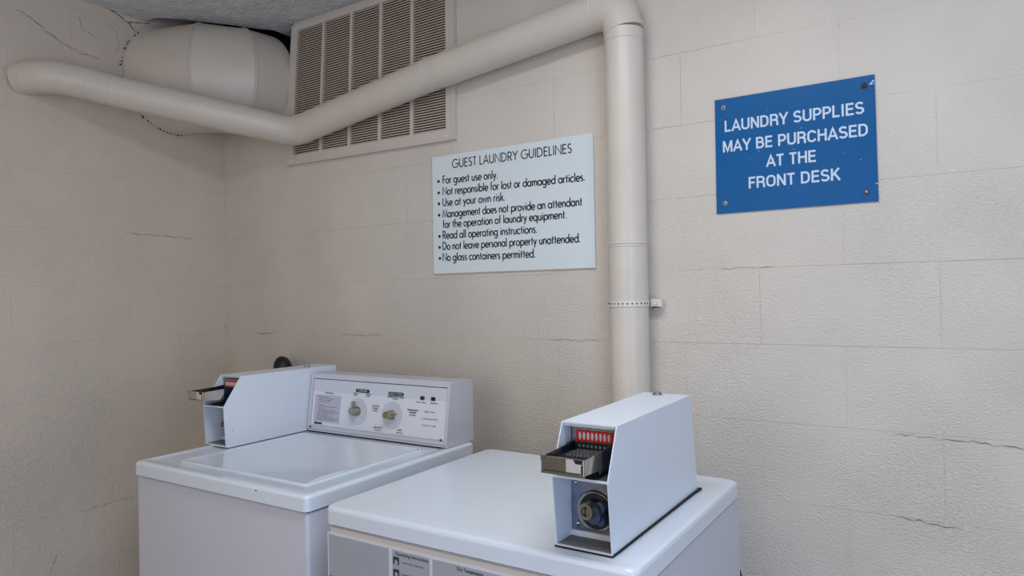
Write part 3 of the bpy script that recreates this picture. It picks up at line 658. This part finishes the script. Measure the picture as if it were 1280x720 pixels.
part('seam_shadow_strip', box(DX0+.012, DX1-.008, DY0+.016, DY1-.01, DZ-.043, DZ-.034), M_GAP, dr)  # shadow of the seam below the top, put in as a black strip
bm = box(DX0+.003, DX1-.003, DY0+.007, DY1, .03, DZ-.0405)
es = [e for e in bm.edges if abs(e.verts[0].co.z-e.verts[1].co.z) > .1 and e.verts[0].co.y < -.8]; bmesh.ops.bevel(bm, geom=es, offset=.022, segments=5, profile=.5, affect='EDGES')
part('cabinet', bm, M_BODY, dr, True)
for x in (DX0+.06, DX1-.06):
    for y in (DY0+.06, DY1-.06): part('foot', cyl((x, y, 0), (x, y, .032), .02), M_RUB, dr)
yf = DY0+.007
cp = part('control_panel', box(DX0+.005+.012, DX1-.022, yf-.004, yf+.003, .62, DZ-.0420, .0025, 2), M_CREAM, dr)
part('panel_rim', box(1.578, 2.225, yf-.0052, yf-.0035, .640, .8605), M_WTRIM, dr, sub=cp)
for x0, x1 in ((1.583, 1.7505), (1.760, 1.853), (1.861, 2.06), (2.068, 2.22)):
    part('label_panel', box(x0, x1, yf-.0064, yf-.005, .645, .8565), M_DPAN, dr, sub=cp)
yt = yf-.0067
def dt(s, x, z, wd, cap, bold=.02): part('lettering', font_text(s, (x, yt, z), (1, 0, 0), (0, 0, 1), wd, cap, bold), M_INK, dr, sub=cp)
dt('Operating Instructions', 1.768, .8475, .083, .0065, .012); dt('Dry Temperature', 1.919, .8470, .058, .0065, .02)
dt('1. Load dryer, close door', 1.783, .834, .058, .0042, .004); dt('2. Select Dry Temp.', 1.781, .8105, .045, .0042, .004)
dt('Medium', 1.935, .834, .026, .0048, .01); dt('High', 1.905, .825, .015, .0048, .01)
for z in (.8435, .8195, .7955):
    part('pictogram', box(1.7625, 1.7775, yt, yf-.006, z-.0145, z), nmat('dark_picto', srgb(30, 42, 62), .5), dr, sub=cp)
    part('pictogram_figure', prism([(1.7665, yt-.0002, z-.0145), (1.7735, yt-.0002, z-.0145), (1.7745, yt-.0002, z-.009), (1.770, yt-.0002, z-.004), (1.7665, yt-.0002, z-.008)], (0, .0003, 0)), M_DPAN, dr, sub=cp)
part('pictogram', box(1.584, 1.605, yt, yf-.006, .745, .7705), M_INK, dr, sub=cp)
bm = box(1.70, 2.14, yf-.012, yf+.002, .16, .58, .01, 3); part('door', bm, M_BODY, dr)
part('door_handle', box(1.715, 1.735, yf-.028, yf-.010, .33, .43, .004, 2), M_BODY, dr)
# cord and exhaust behind the dryer
cordp = [(2.262, -.262, .70), (2.268, -.255, .66), (2.274, -.2, .63), (2.275, -.13, .60), (2.272, -.06, .56), (2.27, -.02, .5), (2.27, -.02, .3)]
o = obj('power_cord', tube(cordp, .006, 10), M_RUB, None, True); o['label'] = 'black power cord hanging between dryer rear corner and wall'; o['category'] = 'cord'

# --- coin boxes
def coinbox(label, x0, x1, yb0, yk, zk, yt0, zt0, yt1, zt1, yb1, gasket, slide_x, slide_y, yplate, zslide, gz=.914):
    t = thing('coin_box', label, 'coin box', ((x0+x1)/2, (yb0+yb1)/2, gz), 'coin slide boxes bolted on the machines')
    zb = gz+.003; s = .0022
    P = [(yb0, zb), (yk, zk), (yt0, zt0), (yt1, zt1), (yb1, zb)]
    bm = bmesh.new()
    addprism(bm, [(x0, y, z) for y, z in P], (s, 0, 0)); addprism(bm, [(x1, y, z) for y, z in P], (-s, 0, 0))
    addprism(bm, [(x0+s, yt0, zt0), (x1-s, yt0, zt0), (x1-s, yt1, zt1), (x0+s, yt1, zt1)], (0, 0, -s))
    addprism(bm, [(x0+s, yt1, zt1-s), (x1-s, yt1, zt1-s), (x1-s, yb1, zb), (x0+s, yb1, zb)], (0, -s, 0))
    part('housing', bm, M_HOUS, t)
    part('base_pan', box(x0+s, x1-s, yb0, yb1-s, zb, zb+.0022), M_HOUS, t)
    part('floor_mat', box(x0+s, x1-s, yb0+.004, yplate-.002, zb+.0022, zb+.003), M_GREYFELT, t)
    # shelf between the two compartments, folded lip at the front
    bm = prism([(x0+s, yk+.001, zk-.002), (x0+s, yk+.001, zk+.001), (x0+s, yplate, zk+.004), (x0+s, yplate, zk+.001)], (x1-x0-2*s, 0, 0)); part('shelf', bm, M_SHELF, t); part('shelf_lip', box(x0+s, x1-s, yk, yk+.0025, zk-.0025, zk+.0015), M_HOUS, t)
    bm = prism([(x0+s, yt0+.0005, zt0-s), (x0+s, yt0+.0045, zt0-.008), (x0+s, yt0+.006, zt0-.008), (x0+s, yt0+.003, zt0-s)], (x1-x0-2*s, 0, 0)); part('top_lip', bm, M_HOUS, t)
    # lower lock plate
    part('lip', box(x0+s, x1-s, yplate-.004, yplate+.002, zb+.003, zb+.0125), M_HOUS, t)
    lp = part('lock_plate', box(x0+s+.002, x1-s, yplate, yplate+.002, zb+.0125, zk+.001), M_STEEL, t)
    xc = (x0+x1)/2+.0035; zc = (zb+zk)/2-.008
    if True:
        xc = x0+.0455; zc = zb+.0505
        part('recess_ring', cyl((xc+.004, yplate-.0005, zc), (xc+.004, yplate-.003, zc), .037, .035, n=36), M_CHROME, t, sub=lp)
        part('recess', cyl((xc+.006, yplate-.002, zc+.001), (xc+.006, yplate-.0036, zc+.001), .0315, n=36), M_BLKRING, t, sub=lp)
        bm = cyl((xc+.010, yplate-.003, zc+.001), (xc+.006, yplate-.018, zc), .0185, .018, n=28)
        addcyl(bm, (xc+.021, yplate-.0035, zc+.012), (xc+.019, yplate-.015, zc+.012), .010, n=16); addcyl(bm, (xc+.021, yplate-.0035, zc-.010), (xc+.019, yplate-.015, zc-.010), .010, n=16)
        lock = part('lock_barrel', bm, nmat('blued_steel', srgb(96, 108, 138), .3, .7, vary=(60, .2)), t, sub=lp, smooth=True)
        bm = cyl((xc+.003, yplate-.014, zc+.007), (xc, yplate-.032, zc+.007), .0150, .0142, n=32); part('lock_cap', bm, M_BRASS, t, sub=lp, smooth=True)
        part('keyway', box(xc-.0012, xc+.0012, yplate-.0328, yplate-.031, zc+.0005, zc+.0135), M_GAP, t, sub=lp)
        part('key_disc', addring(bmesh.new(), (xc, yplate-.0326, zc+.007), (0, 1, 0), .0075, .0008, 24, 6), M_GAP, t, sub=lp)
    for bx, bz in ((x0+.011, zk-.026), (x0+.0145, zb+.024)):
        bm = bmesh.new(); bmesh.ops.create_uvsphere(bm, u_segments=16, v_segments=8, radius=.0050, matrix=Matrix.Translation((bx, yplate-.001, bz)) @ Matrix.Diagonal((1, .6, 1, 1))); part('bolt', bm, M_CHROME, t, sub=lp, smooth=True)
    # upper mechanism: grey plate, red slot plate with eight slots, rows of pins
    W = x1-x0; m0, m1 = x0+s+.004, x1-s-.001; zs = zslide
    mp = part('mechanism_plate', box(m0, m1, yplate, yplate+.003, zk+.004, zt0-.012), nmat('galvanised', srgb(150, 152, 146), .5, .5, vary=(150, .4)), t)
    r0, r1 = m0+.0085, m1-.016; zr0, zr1 = zt0-.038, zt0-.0175
    part('red_plate', box(r0, r1, yplate-.002, yplate, zr0, zr1, .0008, 1), M_RED, t, sub=mp)
    n = 8; st = (r1-r0-.008)/n
    for i in range(n):
        cx = r0+.004+st*(i+.5); bm = bmesh.new(); bmesh.ops.create_uvsphere(bm, u_segments=12, v_segments=6, radius=1, matrix=Matrix.Translation((cx, yplate-.002, (zr0+zr1)/2)) @ Matrix.Diagonal((st*.33, .0008, .0072, 1)))
        part('coin_slot', bm, M_SLOT, t, sub=mp)
    part('pin_block', box(r0+.001, r1+.001, yplate-.006, yplate-.0001, zk+.006, zr0-.001), M_GAP, t, sub=mp)
    bm = bmesh.new()
    for rr, (zz, hh) in enumerate(((zr0-.006, .004), (zr0-.0155, .0055), (zr0-.0235, .003))):
        for i in range(n):
            cx = r0+.004+st*(i+.5)+(st*.2 if rr == 0 else 0); addbox(bm, cx-st*.27, cx+st*.27, yplate-.0075, yplate-.005, zz-hh*.6, zz+hh*.6)
    part('pins', bm, M_COIN, t, sub=mp)
    # sliding coin tray pulled out in front
    sx0, sx1 = slide_x; y0 = slide_y; y1 = yplate-.002; zl = zs
    bm = bmesh.new()
    q = .0022; H = .026
    addbox(bm, sx0, sx1, y0, y0+q*1.2, zl-.001, zl+H, .0008, 1)                        # front plate
    sl = None
    slide = part('coin_slide', bm, M_CHROME, t)
    yk2 = y0+(y1-y0)*.58
    def side(xa, xb):
        b = bmesh.new(); addprism(b, [(xa, y0+.003, zl+.0), (xa, yk2, zl-.004), (xa, yk2, zl+H+.001), (xa, y0+.003, zl+H-.001)], (xb-xa, 0, 0)); return b
    part('slide_side', side(sx0, sx0+q), M_CHROME, t, sub=slide); part('slide_side', side(sx1-q, sx1), M_CHROME, t, sub=slide)
    for xa in (sx0+.0005, sx1-q-.0005):
        b = prism([(xa, yk2-.006, zl-.010), (xa, y1, zl-.012), (xa, y1, zl+H+.004), (xa, yk2-.002, zl+H)], (q, 0, 0)); part('slide_guard', b, nmat('blued_guard', srgb(70, 88, 112), .25, .9, vary=(60, .3)), t, sub=slide)
    b = bmesh.new(); addbox(b, sx0+q, sx1-q, y0+.003, y1, zl+.011, zl+.013); part('slide_bed', b, nmat('slide_bed_steel', srgb(120, 132, 124), .4, .7, vary=(120, .4)), t, sub=slide)
    part('pin_bed', box(sx0+q, sx1-q, yk2-.012, y1, zl+.013, zl+.0145), M_GAP, t, sub=slide)
    b = bmesh.new()
    for rr in range(4):
        yy_ = yk2-.004+(y1-yk2)*rr/3.6
        for i in range(n):
            cx = sx0+.012+(sx1-sx0-.024)*(i+.5)/n; addbox(b, cx-.0021, cx+.0021, yy_-.0035, yy_+.0035, zl+.0145, zl+.0175)
    part('coin_pins', b, M_COIN, t, sub=slide)
    b = bmesh.new()
    for i in range(6): addbox(b, sx1-.013, sx1-.0075, yk2-.010+i*.008, yk2-.006+i*.008, zl+.0145, zl+.0178)
    part('red_marks', b, M_RED, t, sub=slide)
    part('front_bracket', prism([(sx1-.024, y0+.004, zl+.013), (sx1-.008, y0+.004, zl+.013), (sx1-.012, y0+.022, zl+.013), (sx1-.020, y0+.022, zl+.013)], (0, 0, .008)), M_STEEL, t, sub=slide)
    part('reflection_patch', box(sx0+(sx1-sx0)*.60, sx1-.0042, y0-.0007, y0+.001, zl+.0042, zl+H-.001), nmat('painted_reflection', srgb(226, 226, 232), .42, .75, vary=(30, .05)), t, sub=slide)  # painted reflection: brighter metal on the right part of the plate
    part('corner_notch', prism([(sx0-.0004, y0-.0008, zl+H+.0006), (sx0+.009, y0-.0008, zl+H+.0006), (sx0+.006, y0-.0008, zl+H-.005), (sx0-.0004, y0-.0008, zl+H-.0075)], (0, .0036, 0)), M_STEEL, t, sub=slide)
    # red-tipped rear rail, notch corner on the plate
    part('front_lip', box(sx0, sx1, y0-.0006, y0+.004, zl-.0022, zl+.0012), M_CHROME, t, sub=slide)
    part('lip_slots', box(sx0+.006, sx1-.006, y0-.0012, y0, zl+.0028, zl+.0038), M_GAP, t, sub=slide)
    part('notch', prism([(sx1-.018, y0-.001, zl+H-.0005), (sx1-.002, y0-.001, zl+H-.0005), (sx1-.004, y0-.001, zl+H-.007), (sx1-.014, y0-.001, zl+H-.007)], (0, .0035, 0)), M_GAP, t, sub=slide)
    part('edge_slot', box(sx1-.0035, sx1-.0018, y0-.0012, y0, zl+.003, zl+H-.009), M_GAP, t, sub=slide)
    # stud on the lid
    ys = -.300 if x0 < 1 else -.462; zz = zt0+(zt1-zt0)*(ys-yt0)/(yt1-yt0)-.0005
    xs_ = .852 if x0 < 1 else 2.150
    bm = cyl((xs_, ys, zz), (xs_, ys, zz+.003), .011, n=20); addcyl(bm, (xs_, ys, zz+.003), (xs_, ys, zz+.007), .0085, .0075, n=20); part('lid_lock', bm, M_SCREW, t, smooth=True)
    return t
cb = coinbox('white coin box on the dryer with pushed-out chrome coin slide and lock', 2.109, 2.215, -.850, -.862, 1.040, -.822, 1.126, -.438, 1.1275, -.402, True, (2.119, 2.197), -.914, -.795, 1.060)
g_ = prism([(2.107, -.852, .9135), (2.2162, -.852, .9135), (2.2168, -.400, .9135), (2.107, -.400, .9135)], (0, 0, .0035)); part('gasket', g_, M_GAP, cb)
gas2 = part('gasket', prism([(2.212, -.848, .914), (2.2165, -.848, .914), (2.2190, -.430, .914), (2.2215, -.402, .914), (2.2215, -.392, .914), (2.214, -.392, .914)], (0, 0, .0045)), M_GAP, cb)
cb2 = coinbox('white coin box on the washer beside its console, seen from its blank side', .786, .884, -.634, -.640, 1.034, -.580, 1.119, -.200, 1.116, -.200, True, (.795, .866), -.694, -.574, 1.058)
part('gasket', box(.7995, .886, -.630, -.202, .9135, .917), M_HOUS, cb2)
part('dimple', cyl((.8838, -.61, .962), (.8846, -.61, .962), .0014, n=8), M_GAP, cb2)

# --- black drain elbow in the back wall behind the washer coin box
dz = [(0, .039), (.42, .039), (.455, .038), (.475, .035), (.490, .030), (.502, .022), (.509, .012), (.511, .003)]
bm = rings(bmesh.new(), [[Vector((.447+.012*(1-k/7)+rr*math.cos(t), -.075+rr*math.sin(t), .61+h)) for t in [2*math.pi*q/28 for q in range(28)]] for k, (h, rr) in enumerate(dz)])
addring(bm, (.450, -.075, 1.058), (0, 0, 1), .040, .003, 28, 6)
o = obj('drain_pipe', bm, M_RUB, None, True)
o['label'] = 'black round-topped rubber pipe poking up by back wall behind the washer coin box'; o['category'] = 'pipe'
